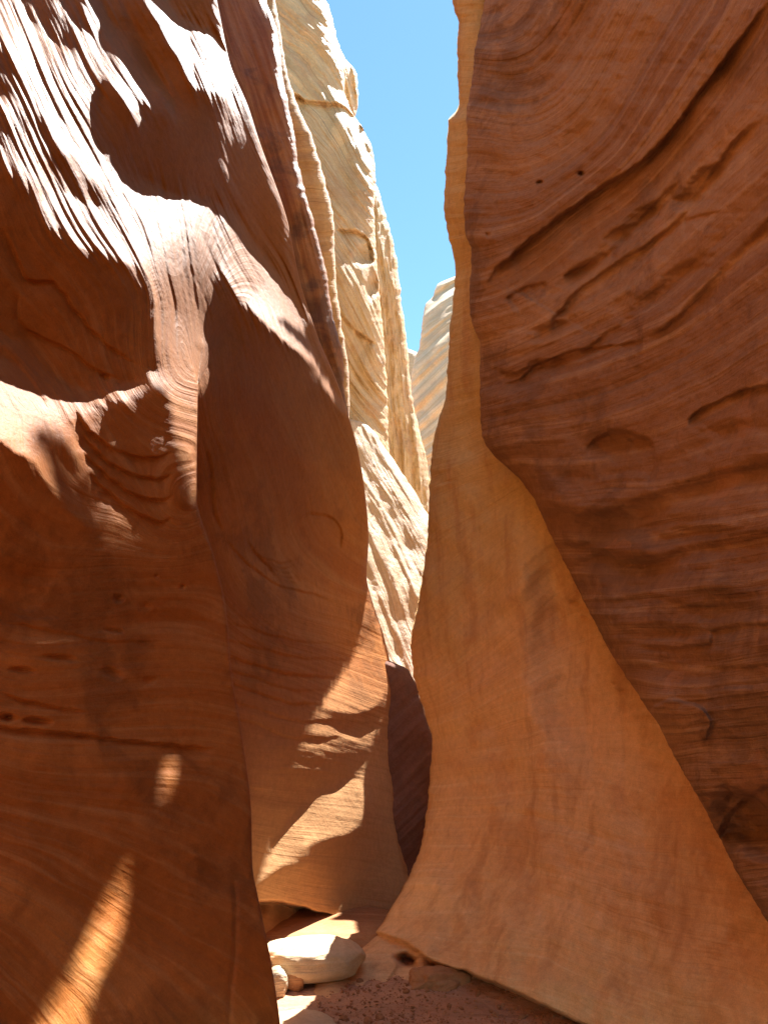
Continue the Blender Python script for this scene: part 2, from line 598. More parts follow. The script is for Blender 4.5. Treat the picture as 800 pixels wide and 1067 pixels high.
def build_left():
    h = 1.25
    fa = Field(-70, 480, -90, 1170, h)
    U, V = fa.U, fa.V
    A = [(-70, -90, 2.9), (-70, 250, 2.8), (-70, 500, 2.7), (-70, 800, 2.6), (-70, 1170, 2.25), (100, -90, 3.5), (100, 200, 3.45), (100, 600, 3.3), (110, 1170, 2.65),
         (210, -90, 4.1), (222, 285, 4.1), (205, 520, 3.95), (240, 700, 3.8), (262, 850, 3.65), (290, 1067, 3.25), (300, 1170, 3.1), (360, 430, 5.0)]
    B = [(-70, -90, 2.9), (100, -90, 3.5), (100, 200, 3.45), (210, -90, 4.1), (226, 0, 4.2), (300, 240, 4.9), (362, 430, 5.6), (383, 560, 6.0), (215, 290, 4.12), (208, 420, 4.3), (210, 540, 4.45),
         (300, 600, 5.25), (240, 700, 4.75), (265, 850, 5.0), (400, 700, 6.45), (425, 850, 6.8), (330, 955, 5.9), (270, 955, 5.4), (300, 1170, 5.6), (440, 1000, 6.7)]
    ridge = curve([(-90, 185), (0, 190), (200, 216), (285, 222), (340, 212), (420, 206), (520, 205), (545, 211), (580, 223), (640, 236), (700, 241), (760, 251), (850, 262), (900, 263), (940, 270), (1000, 282), (1067, 292), (1170, 302)])
    sil = curve([(-90, 205), (0, 226), (30, 232), (67, 240), (112, 259), (146, 270), (232, 300), (290, 312), (350, 331), (400, 352), (430, 362), (470, 373), (520, 381), (560, 384), (600, 382), (630, 389), (660, 399), (700, 408), (760, 414), (830, 422), (880, 432), (960, 440), (1170, 450)])
    # bedding / groove lines
    psiA = lines_field([
        (130, [(0, 120), (30, 190), (60, 260), (110, 330)]),
        (60, [(0, 10), (25, 70), (60, 150), (110, 240), (150, 300)]),
        (0, [(40, 0), (75, 80), (125, 170), (165, 290), (185, 400), (205, 520)]),
        (-60, [(110, 0), (150, 70), (185, 130), (200, 220), (215, 330)]),
        (-120, [(165, 0), (212, 90), (235, 160), (300, 270), (355, 420)]),
        (230, [(0, 340), (50, 400), (95, 500), (150, 530), (215, 535)]),
        (190, [(0, 290), (60, 350), (110, 430), (150, 480), (200, 480)]),
        (340, [(0, 640), (120, 640), (235, 650)]), (460, [(0, 766), (120, 772), (250, 780)]),
        (560, [(0, 850), (130, 890), (260, 960)]), (690, [(0, 960), (80, 1040), (160, 1150)])], U, V)
    psiB = lines_field([
        (0, [(165, 0), (212, 90), (235, 160), (300, 270), (355, 420)]), (90, [(120, 0), (160, 80), (190, 160), (235, 280), (290, 400), (345, 560)]),
        (150, [(215, 300), (235, 430), (280, 560), (370, 640)]), (200, [(210, 450), (240, 600), (300, 660), (400, 690)]),
        (290, [(230, 680), (300, 700), (400, 740)]), (380, [(240, 790), (320, 800), (420, 820)]), (500, [(260, 920), (340, 940), (440, 960)])], U, V)

    mainA = Z1([(0, -90), (72, -90), (72, 0), (82, 45), (120, 95), (165, 118), (205, 130), (215, 115), (190, 60), (150, 20), (130, -90), (165, -90), (185, 30), (215, 60), (240, 100), (250, 60), (228, 20), (215, -90), (255, -90), (300, 55), (350, 90), (385, 130), (405, 170), (430, 200), (470, 245), (497, 290), (490, 330), (478, 355), (462, 300), (440, 260), (415, 250), (425, 300), (400, 290), (395, 330), (380, 355), (365, 310), (350, 270), (330, 245), (300, 225), (285, 235), (275, 300), (275, 370), (290, 415), (320, 455), (360, 495), (385, 525), (370, 505), (390, 488), (430, 515), (480, 542), (540, 536), (570, 560), (580, 532), (605, 560), (650, 590), (690, 640), (740, 700), (800, 790), (840, 880), (850, 990), (800, 960), (740, 900), (690, 850), (650, 810), (615, 750), (600, 800), (570, 880), (555, 1000), (545, 1067), (445, 1067), (440, 950), (425, 860), (410, 790), (385, 740), (320, 725), (260, 690), (245, 705), (200, 680), (150, 630), (130, 620), (110, 560), (95, 490), (60, 530), (45, 460), (15, 500), (10, 440), (15, 330), (0, 290), (-190, 300), (-190, 200), (30, 265), (48, 215), (45, 180), (20, 130), (0, 110), (-190, 60), (-190, -90)])
    upB = Z1([(370, -90), (440, -90), (470, 0), (500, 40), (555, 75), (590, 80), (615, 130), (640, 180), (660, 250), (650, 265), (640, 300), (640, 380), (630, 400), (640, 450), (650, 520), (675, 590), (683, 630), (665, 590), (640, 530), (625, 480), (620, 420), (625, 340), (612, 270), (590, 240), (575, 275), (545, 250), (530, 235), (505, 190), (500, 160), (475, 140), (455, 110), (440, 70), (415, 40), (388, 0)])
    ridgeC = Z4([(440, -10), (565, -10), (560, 60), (545, 250), (547, 470), (530, 455), (520, 420), (500, 360), (490, 300), (475, 220), (455, 140), (445, 70)])
    barb = Z4([(488, 430), (530, 420), (537, 462), (505, 448)])
    ledge = Z4([(-190, -60), (-60, -30), (20, -3), (70, 5), (110, 60), (150, 110), (200, 140), (260, 160), (310, 158), (340, 128), (400, 128), (407, 165), (360, 165), (370, 190), (400, 218), (350, 195), (330, 178), (290, 180), (250, 200), (240, 215), (250, 245), (230, 222), (205, 235), (200, 260), (215, 300), (230, 340), (235, 375), (210, 340), (170, 290), (140, 285), (145, 320), (200, 410), (240, 470), (270, 530), (265, 542), (220, 510), (170, 450), (120, 380), (90, 345), (50, 325), (0, 295), (-190, 200)])
    fuzz = Z4([(402, 112), (445, 78), (452, 155), (428, 160)])
    holes = [Z1([(148, 395), (200, 440), (270, 520), (288, 575), (240, 560), (180, 530), (152, 470)]), Z1([(98, 300), (125, 340), (152, 400), (140, 400), (110, 350)]),
             Z4([(-60, 5), (20, 20), (70, 60), (105, 130), (140, 190), (105, 165), (60, 95), (0, 50), (-60, 40)])]
    low1 = [(380, 592), (386, 615), (378, 640), (385, 655), (378, 672), (362, 690), (355, 705), (345, 718), (332, 730), (345, 738), (370, 743), (392, 736), (405, 715), (410, 690), (402, 660), (393, 630), (385, 600)]
    low2 = [(344, 762), (357, 769), (375, 773), (382, 783), (390, 762), (375, 760)]
    low3 = Z8([(180, 132), (200, 145), (240, 150), (275, 130), (300, 125), (318, 150), (320, 190), (305, 225), (275, 240), (240, 250), (205, 255), (195, 275), (195, 305), (165, 295), (150, 300), (120, 325), (95, 350), (86, 342), (115, 290), (140, 240), (165, 205), (185, 180), (205, 170), (180, 150)])
    l1a = Z7([(505, 45), (470, 92), (450, 119), (462, 116), (492, 78)])
    l1b = Z7([(374, 256), (388, 238), (415, 222), (430, 224), (420, 244), (395, 258)])
    l1c = Z7([(288, 520), (302, 540), (278, 600), (246, 660), (216, 730), (196, 800), (180, 1000), (60, 1000), (105, 839), (140, 800), (178, 750), (198, 690), (214, 640), (250, 570)])
    l1d = Z7([(358, 323), (375, 328), (382, 346), (370, 340)])
    rim1 = (Z1([(585, -90), (597, 0), (602, 40), (640, 140), (690, 290), (715, 390), (740, 470), (790, 600), (800, 700), (850, 850)]), 2.0)
    rimR = (Z4([(547, 465), (565, 530), (600, 610), (620, 690), (632, 800)]), 1.6)
    thinA = [rimR, (Z1([(330, -20), (350, 50), (390, 120), (440, 215)]), 2.2)]
    tail = Z5([(285, 0), (325, 150), (350, 210), (400, 290), (440, 340), (452, 385), (420, 355), (380, 295), (340, 225), (315, 185), (300, 150)])

    ridV, silV = ridge(V), sil(V)
    litA = flow_mask(fa, [mainA, upB, ridgeC, barb, ledge, fuzz, l1b, l1c], holes, thinA, (psiA, V), 7, 1.1, 1)
    litB = flow_mask(fa, [mainA, upB, low1, low2, low3, tail], holes, [rim1], (psiB, V), 4, .6, 1)

    def solve(ctrl, lit, W, psi, seed, valid):
        fa.base(ctrl)
        lam = fa.lam
        # broad natural undulation of the face
        lam = lam + .012 * fbm(U / 130, V / 170, seed, 3)
        if seed == 21:
            low = sstep(610, 700, V)
        else:
            low = sstep(520, 640, V)
        dk = T_DARK + ((.16 if seed == 21 else .29) - T_DARK) * low
        if seed == 21:
            dk = dk - .07 * sstep(550, 580, V) * sstep(740, 700, V) * sstep(150, 130, U)
        T = lit * (T_LIT - .09 * sstep(380, 280, V) + .1 * sstep(280, 380, V) + .14 * sstep(560, 600, V) - dk) + dk
        T = blur(T, 1)
        lam = shape_to_sun(lam, U, V, T, W, 260, h, blur(lit, 1))
        # combed grooves on the ledges, softer bedding ribs elsewhere
        env = np.clip(blur(blur(lit, 5), 8, 0) * 2.2, 0, 1) * sstep(640, 540, V) * (.3 + .7 * sstep(400, 300, V))
        lam = lam + env * (.0040 * fbm(psi / 5.5, V / 170, seed + 4, 2, .6) + .0055 * fbm(psi / 15, V / 240, seed + 6, 2, .5))
        lam = lam + (1 - blur(lit, 3)) * (.0012 * fbm(psi / 19, (U + V) / 200, seed + 8, 3, .5) + .0016 * fbm(U / 34, V / 26, seed + 12, 3, .5)) * (1 - .75 * blur(lit, 12)) * (1 - np.clip(blur(lit, 9) * 2.2, 0, 1) * sstep(560, 600, V)) * (1 - .8 * np.exp(-((U - ridV) / 16) ** 2))
        return lam

    la = solve(A, litA, np.where(U < ridV + 4, 1.0, 0.0), psiA, 21, (U < ridV) | (V < 330))
    lb = solve(B, litB, np.where(U > ridV - 60, 1.0, .0), psiB, 22, U < silV)
    la0, lb0 = la, lb
    # scallops, ledges and pits
    for k, (dx, dy) in enumerate([(0, 0), (8, 22), (14, 44), (22, 66)]):
        la = undercut(la, [(78 + dx * .6, 425 + dy), (95 + dx, 450 + dy), (125 + dx, 470 + dy), (160 + dx * .5, 477 + dy), (182, 470 + dy)], U, V, .010, 10)
    la = undercut(la, Z1([(0, 610), (50, 720), (75, 775), (150, 785), (190, 830), (250, 910), (330, 980), (400, 1020)]), U, V, .008, 6)
    la = undercut(la, Z1([(60, 800), (55, 880), (120, 940), (190, 970), (240, 1010), (340, 1060)]), U, V, .007, 6)
    la = undercut(la, [(-70, 755), (0, 758), (60, 762), (120, 770), (200, 778), (235, 781)], U, V, .013, 7)
    la = undercut(la, Z4([(0, 990), (60, 1010), (150, 1030), (250, 1045)]), U, V, .008, 5)
    la = undercut(la, Z4([(0, 790), (100, 810), (200, 830), (330, 850), (460, 845)]), U, V, .004, 6)
    la = groove(la, Z7([(555, 480), (562, 560), (560, 660), (550, 760), (545, 860)]), U, V, .004, 2.5)
    for cu, cv, a, b, g, dp in [(123, 625, 8, 6, .2, .012), (151, 633, 8, 7, .1, .009), (119, 657, 12, 4, .1, .012), (60, 686, 24, 5, .1, .013), (25, 698, 18, 4, .1, .014), (117, 703, 16, 9, .15, .012), (8, 748, 14, 6, .05, .03), (40, 752, 20, 6, .08, .02), (155, 710, 10, 6, -.3, .008), (25, 620, 50, 40, .2, .02), (163, 600, 3, 2, 0, .01), (190, 612, 4, 3, 0, .008), (110, 393, 8, 4, .3, .01)]:
        la = dent(la, U, V, cu, cv, a, b, g, dp)
    for yy, dp in [(655, .003), (672, .004), (690, .007), (704, .004), (718, .006), (735, .003), (752, .003)]:
        lb = undercut(lb, [(225, yy - 8), (260, yy), (310, yy + 14 + (yy - 690) * .05), (360, yy + 16), (420, yy + 24)], U, V, dp, 7)
    lb = undercut(lb, Z5([(90, 690), (160, 770), (250, 830), (330, 850), (420, 880)]), U, V, .005, 7)
    lb = undercut(lb, Z5([(300, 660), (330, 625), (380, 635), (415, 680), (412, 740)]), U, V, .006, 8)
    lb = undercut(lb, Z5([(40, 440), (60, 520), (60, 600), (90, 680)]), U, V, .008, 6)
    for k in range(5):
        lb = undercut(lb, Z5([(150 + k * 14, 690 + k * 20), (190 + k * 14, 745 + k * 16), (250 + k * 10, 765 + k * 14), (290, 750 + k * 12)]), U, V, .0035, 5)
    keepB = np.clip(blur(np.maximum.reduce([poly_mask(p, U, V) for p in (low1, low2, low3)]), 6) * 2.5, 0, 1)
    lb = lb * (1 - keepB) + lb0 * keepB
    keepA = np.clip(blur(np.maximum.reduce([poly_mask(p, U, V) for p in (l1b, l1c)]), 5) * 2.5, 0, 1)
    la = la * (1 - keepA) + la0 * keepA
    # undercut foot of the second fin
    # fine chatter of bedding on the low courses
    la = la + .0010 * fbm(psiA / 7, (U + V) / 90, 141, 4, .6) * sstep(560, 640, V) * (1 - keepA)
    lb = lb + .0009 * fbm(psiB / 7, (U + V) / 90, 142, 4, .6) * sstep(600, 680, V) * (1 - keepB)
    lb = undercut(lb, [(240, 938), (280, 940), (320, 947), (352, 957), (385, 962), (440, 975)], U, V, .10, 40, 2.0, taper=False)

    probe('B', fa, lb, [(226,0),(300,240),(360,430),(380,560),(300,600),(360,700),(330,850),(420,850),(330,930)])
    probe('A', fa, la, [(0,0),(100,100),(215,300),(205,520),(100,800),(250,850),(280,1060),(0,1060)])
    # which sight lines need the sun and which lie in the shade of the added blocker
    shadeA = (U < ridV) & (V > 575) & (litA < .5)
    shadeB = (U > ridV) & (U < silV + 4) & (V > 480) & (litB < .5)
    lowA = (litA > .5) & (U < ridV)
    lowB = (litB > .5) & (U > ridV) & (U < silV)
    for lam_, sh, li in ((la, shadeA, lowA), (lb, shadeB, lowB)):
        PP = CAM + rays(U, V) * np.exp(lam_)[..., None]
        GOBO.append((PP[sh], PP[li & (V > 570)], PP[li & (V <= 570)]))
    # rows of the mesh
    nv = 1150
    v = np.linspace(-90, 1165, nv)
    rd, sl = ridge(v), sil(v)
    na, nb, nf = 240, 180, 5
    ta = np.linspace(0, 1, na)
    ua = -70 + (rd[:, None] + 70) * ta
    va = np.repeat(v[:, None], na, 1)
    w = 58 * np.clip((400 - v) / 110, 0, 1)[:, None]

    def blend(u, vv, side):
        m = np.clip((u - rd[:, None] + w) / np.maximum(2 * w, 1e-3), 0, 1) if side is None else None
        m = m * m * (3 - 2 * m)
        hard = (w < .5)
        return m, hard
    mA, hard = blend(ua, va, None)
    mA = np.where(hard, 0, mA)
    lA = fa.sample(la, ua, va) * (1 - mA) + fa.sample(lb, ua, va) * mA
    lA = lA + edge_round(ua, rd[:, None], 5, .004) * np.clip((va - 300) / 200, 0, 1)
    tb = np.linspace(0, 1, nb)
    tb = tb ** .9
    gap = 1.6 * np.clip((400 - v) / 60, 0, 1)
    ub = rd[:, None] + gap[:, None] + (sl - rd - gap)[:, None] * tb
    vb = np.repeat(v[:, None], nb, 1)
    mB, hard = blend(ub, vb, None)
    mB = np.where(hard, 1, mB)
    lB = fa.sample(la, ub, vb) * (1 - mB) + fa.sample(lb, ub, vb) * mB
    lB = lB + edge_round(ub, sl[:, None], 7, .007)
    PA = CAM + rays(ua, va) * np.exp(lA)[..., None]
    PB = CAM + rays(ub, vb) * np.exp(lB)[..., None]
    tf = np.linspace(0, 1, nf + 2)[1:-1]
    PF = PA[:, -1:, :] * (1 - tf)[None, :, None] + PB[:, :1, :] * tf[None, :, None]
    P = np.concatenate([PA, PF, PB], 1)
    pa = fa.sample(psiA, ua, va) * (1 - mA) + fa.sample(psiB, ua, va) * mA
    pb = fa.sample(psiA, ub, vb) * (1 - mB) + fa.sample(psiB, ub, vb) * mB
    uva = np.stack([(va + ua * .3) * PX, pa * PX], -1)
    uvb = np.stack([(vb + ub * .3) * PX, pb * PX], -1)
    uvf = np.repeat(uva[:, -1:], nf, 1)
    uv = np.concatenate([uva, uvf, uvb], 1)
    P = wrap_columns(P, -1, 2.2)
    P = extend_out(P, (.16, -1, 0), 9, 9, .25)
    P = extend_top(P, -1, 10.0, 6, .3)
    uv = pad_uv(uv, None, 9, 10, 9)
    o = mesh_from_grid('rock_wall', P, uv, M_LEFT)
    tag(o, 'tall orange sandstone wall on the left with white sunlit streaks and dark scooped hollows', 'rock wall')


# ------------------------------------------------------------------ generic narrow layers
def build_layer(name, label, mat, side, u_out, v0, v1, sil, ctrl, h=1.25, ncol=80, nrow=400, psi=None, psidir=(.0, 1.0), thin=(), lit=None, holes=(), Tlit=.35, Tdark=-.2, W=0.0,
                und=.01, rib=.003, ribw=10, edge=(14, .02), wrap=2.5, top=None, feats=None, cat='rock wall', seed=40, chip=1.5, out_dir=None, back=None, group=None, extra=None):
    us = [u_out] + [p[1] for p in sil]
    f = Field(min(us) - 20, max(us) + 20, v0 - 5, v1 + 5, h)
    U, V = f.U, f.V
    f.base(ctrl)
    lam = f.lam + und * fbm(U / 60, V / 90, seed, 3)
    P_si = lines_field(psi, U, V) if psi else (psidir[0] * U + psidir[1] * V)
    if W:
        m = flow_mask(f, lit or [], holes, thin, (P_si, V), 4, .6, seed) if (lit or thin) else np.zeros(U.shape)
        lam = shape_to_sun(lam, U, V, blur(m * (Tlit - Tdark) + Tdark, 1), np.full(U.shape, W), 200, h)
    lam = lam + rib * fbm(P_si / ribw, (U * .6 + V * .3) / 140, seed + 3, 4, .55)
    if extra:
        lam = extra(lam, U, V, P_si)
    if feats:
        lam = feats(lam, U, V)
    sc_ = curve(sil)
    v = np.linspace(v0, v1, nrow)
    sl = sc_(v) + chip * fbm(v / 11, v * 0 + seed, seed, 4, .6)
    t = np.linspace(0, 1, ncol) ** .85
    u = u_out + (sl - u_out)[:, None] * t
    vv = np.repeat(v[:, None], ncol, 1)
    l = f.sample(lam, u, vv) + edge_round(u, sl[:, None], edge[0], edge[1], side)
    P = CAM + rays(u, vv) * np.exp(l)[..., None]
    ps = f.sample(P_si, u, vv)
    k = PX * ctrl[0][2] / 4
    uv = np.stack([(vv * .5 + u) * k, ps * k], -1)
    P = wrap_columns(P, -side, wrap, 10, back)
    lp = 0
    if out_dir is not None:
        P = extend_out(P, out_dir, 8, 9, .25, seed)
        lp = 9
    tp = 0
    if top:
        P = extend_top(P, -side, top, 6, .2)
        tp = 9
    uv = pad_uv(uv, None, lp, 10, tp)
    o = mesh_from_grid(name, P, uv, mat, flip=(side < 0))
    return tag(o, label, cat, group)


def build_others():
    # second fin edge behind the left wall
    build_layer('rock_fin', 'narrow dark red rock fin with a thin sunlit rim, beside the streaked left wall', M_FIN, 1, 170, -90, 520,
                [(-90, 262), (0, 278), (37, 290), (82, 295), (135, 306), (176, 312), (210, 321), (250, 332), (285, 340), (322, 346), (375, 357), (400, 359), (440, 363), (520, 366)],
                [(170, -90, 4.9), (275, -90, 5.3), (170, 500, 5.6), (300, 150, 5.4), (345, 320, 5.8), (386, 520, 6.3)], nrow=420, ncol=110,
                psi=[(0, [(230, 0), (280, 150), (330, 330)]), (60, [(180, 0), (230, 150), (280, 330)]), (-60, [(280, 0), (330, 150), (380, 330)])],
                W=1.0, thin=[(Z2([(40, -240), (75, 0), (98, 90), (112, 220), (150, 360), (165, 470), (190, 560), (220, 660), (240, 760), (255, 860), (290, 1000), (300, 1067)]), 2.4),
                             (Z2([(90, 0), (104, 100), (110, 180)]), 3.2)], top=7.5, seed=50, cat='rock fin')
    build_layer('rock_fin', 'slim olive tan rock fin wedged between the dark fin and the pale buttress', M_OLIVE, 1, 215, -90, 520,
                [(-90, 270), (0, 287), (75, 299), (109, 310), (142, 325), (195, 340), (232, 348), (277, 349), (337, 356), (400, 364), (430, 364), (520, 368)],
                [(215, -90, 6.4), (270, -90, 6.6), (349, 277, 7.0), (392, 520, 7.4), (215, 500, 7.0)], nrow=300, ncol=60, W=.7, seed=60, cat='rock fin', top=8.5)
    # pale buttress
    psi3 = [(0, [(260, 0), (320, 60), (380, 170)]), (80, [(260, 120), (330, 170), (395, 260)]), (180, [(300, 230), (350, 300), (400, 400)]), (280, [(330, 360), (390, 440), (440, 540)]), (-80, [(300, -80), (350, -20), (400, 40)])]

    def f3(lam, U, V):
        lam = undercut(lam, Z2([(120, 250), (190, 280), (270, 290), (330, 340), (370, 400)]), U, V, .02, 14)
        lam = undercut(lam, Z2([(260, 640), (310, 640), (360, 680), (375, 740)]), U, V, .02, 8)
        lam = dent(lam, U, V, 377, 268, 12, 14, .3, .02)
        lam = dent(lam, U, V, 387, 298, 9, 20, -.1, .03)
        lam = undercut(lam, Z2([(250, 830), (300, 900), (380, 960)]), U, V, .012, 12)
        return lam
    rag = lambda k, sx, sy: (lambda lam, U, V, p: lam + k * fbm(p / sx, (U + V) / sy, 77, 4, .6) - .5 * k * np.abs(fbm(p / (sx * 2.5), (U - V) / sy, 78, 3)))
    build_layer('rock_buttress', 'tall pale tan sandstone buttress left of the strip of sky, partly sunlit', M_TAN, 1, 235, -90, 640,
                [(-90, 322), (0, 340), (22, 347), (41, 351), (64, 359), (90, 359), (116, 366), (135, 379), (161, 389), (195, 391), (221, 390), (300, 395), (400, 403), (470, 405), (520, 420), (640, 450)],
                [(235, -90, 8.6), (330, -90, 10.2), (390, 170, 10.2), (250, 250, 8.5), (400, 400, 10.0), (330, 300, 9.0), (300, 640, 9.0), (440, 640, 10.0)], nrow=560, ncol=130,
                psi=psi3, feats=f3, W=.6, Tlit=.3, Tdark=-.03, und=.014, extra=rag(.006, 16, 160), top=14.5, seed=70, cat='rock buttress', edge=(20, .03), wrap=4)
    build_layer('rock_pillar', 'cracked tan rock pillar against the sky, on the right flank of the pale buttress', M_TAN, 1, 335, 52, 660,
                [(52, 345), (62, 360), (72, 369), (80, 372), (100, 373.5), (116, 371.5), (126, 366), (150, 374), (191, 391), (221, 401), (259, 411), (311, 418), (360, 424), (409, 429), (450, 437), (480, 445), (510, 449), (660, 470)],
                [(335, 52, 11.0), (372, 90, 11.8), (410, 259, 12.2), (429, 409, 12.4), (449, 510, 12.4), (335, 600, 11.4), (460, 650, 12.2)], nrow=460, ncol=90,
                psi=[(0, [(395, 190), (410, 330), (425, 520)]), (40, [(350, 190), (375, 330), (395, 520)]), (-40, [(430, 190), (445, 330), (465, 520)])], W=.4, Tdark=.05, rib=.004, ribw=6,
                extra=rag(.006, 6, 40), seed=80, cat='rock pillar', edge=(12, .02), wrap=4)
    build_layer('rock_slope', 'bright white sunlit slope of streaked rock at the foot of the tan buttress', M_PALE, 1, 330, 437, 780,
                [(437, 366), (440, 378), (446, 387), (465, 400), (487, 415), (514, 433), (544, 449), (600, 466), (780, 490)],
                [(330, 437, 9.0), (380, 445, 9.6), (449, 544, 9.4), (360, 620, 8.2), (440, 640, 8.5), (330, 780, 7.6), (470, 780, 7.6)], nrow=320, ncol=110,
                psi=[(0, [(370, 440), (410, 520), (450, 600)]), (50, [(340, 500), (380, 580), (410, 660)]), (-40, [(400, 440), (440, 510), (480, 570)])], 
                extra=lambda lam, U, V, p: lam + .0045 * fbm(p / 22, V / 75, 91, 5, .6) + .003 * fbm(p / 9, V / 190, 92, 3) + .003 * fbm(U / 60, V / 60, 93, 2), seed=90, cat='rock slope', edge=(8, .01), wrap=3)
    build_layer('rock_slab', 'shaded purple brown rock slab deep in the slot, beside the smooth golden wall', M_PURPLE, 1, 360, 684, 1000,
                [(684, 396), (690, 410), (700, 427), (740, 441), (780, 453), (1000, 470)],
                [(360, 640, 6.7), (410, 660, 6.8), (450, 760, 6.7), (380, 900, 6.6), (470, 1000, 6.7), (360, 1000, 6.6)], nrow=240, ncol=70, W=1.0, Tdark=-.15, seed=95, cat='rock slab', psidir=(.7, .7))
    # far cliff closing the slot
    build_layer('far_cliff', 'distant pale cream cliff below the strip of sky, between the buttress and right wall', M_FAR, -1, 600, 284, 640,
                [(284, 482), (288, 474), (296, 456), (307, 452), (319, 443), (341, 439), (360, 437), (380, 430), (410, 428), (640, 426)],
                [(600, 284, 20), (470, 284, 24), (440, 340, 23), (430, 420, 22), (430, 640, 21), (600, 640, 17)], nrow=300, ncol=90, psi=[(0, [(430, 350), (480, 310), (540, 290)]), (60, [(430, 430), (480, 380), (540, 350)]), (140, [(430, 540), (500, 500), (560, 470)])],
                W=.5, Tdark=.12, extra=rag(.012, 12, 60), seed=100, cat='cliff', wrap=8, edge=(10, .02))
    build_layer('far_cliff', 'tiny sunlit white rock top peeping over the far end of the slot', M_PALE, 1, 380, 364, 640,
                [(364, 426), (367, 434), (372, 440), (640, 470)], [(380, 364, 34), (440, 380, 36), (470, 640, 36), (380, 640, 34)], nrow=60, ncol=30, seed=104, cat='cliff', wrap=8)


# ------------------------------------------------------------------ RIGHT WALLS
R2PTS = [(-90, 462), (0, 471), (26, 477), (57, 476), (83, 477), (109, 478), (127, 467), (175, 464), (214, 462), (245, 467), (280, 474), (300, 473), (350, 468), (405, 465), (455, 452), (495, 448), (560, 445), (630, 435), (670, 428), (700, 430), (740, 442), (775, 450), (800, 448), (840, 445), (885, 437), (920, 422), (950, 405), (970, 391), (985, 375), (1005, 350), (1027, 326), (1170, 290)]
R2SIL = curve(R2PTS)
R1SIL = [(-90, 512), (0, 505), (26, 500), (57, 494), (87, 491), (118, 486), (144, 487), (184, 485), (214, 483), (245, 485), (262, 491), (306, 489), (332, 490), (359, 500), (400, 500), (440, 501), (460, 504), (480, 520), (500, 542), (527, 560), (555, 572),
         (590, 590), (630, 610), (660, 625), (695, 645), (725, 665), (755, 685), (795, 706), (845, 735), (895, 760), (930, 780), (962, 800), (1010, 830), (1067, 862), (1170, 915)]


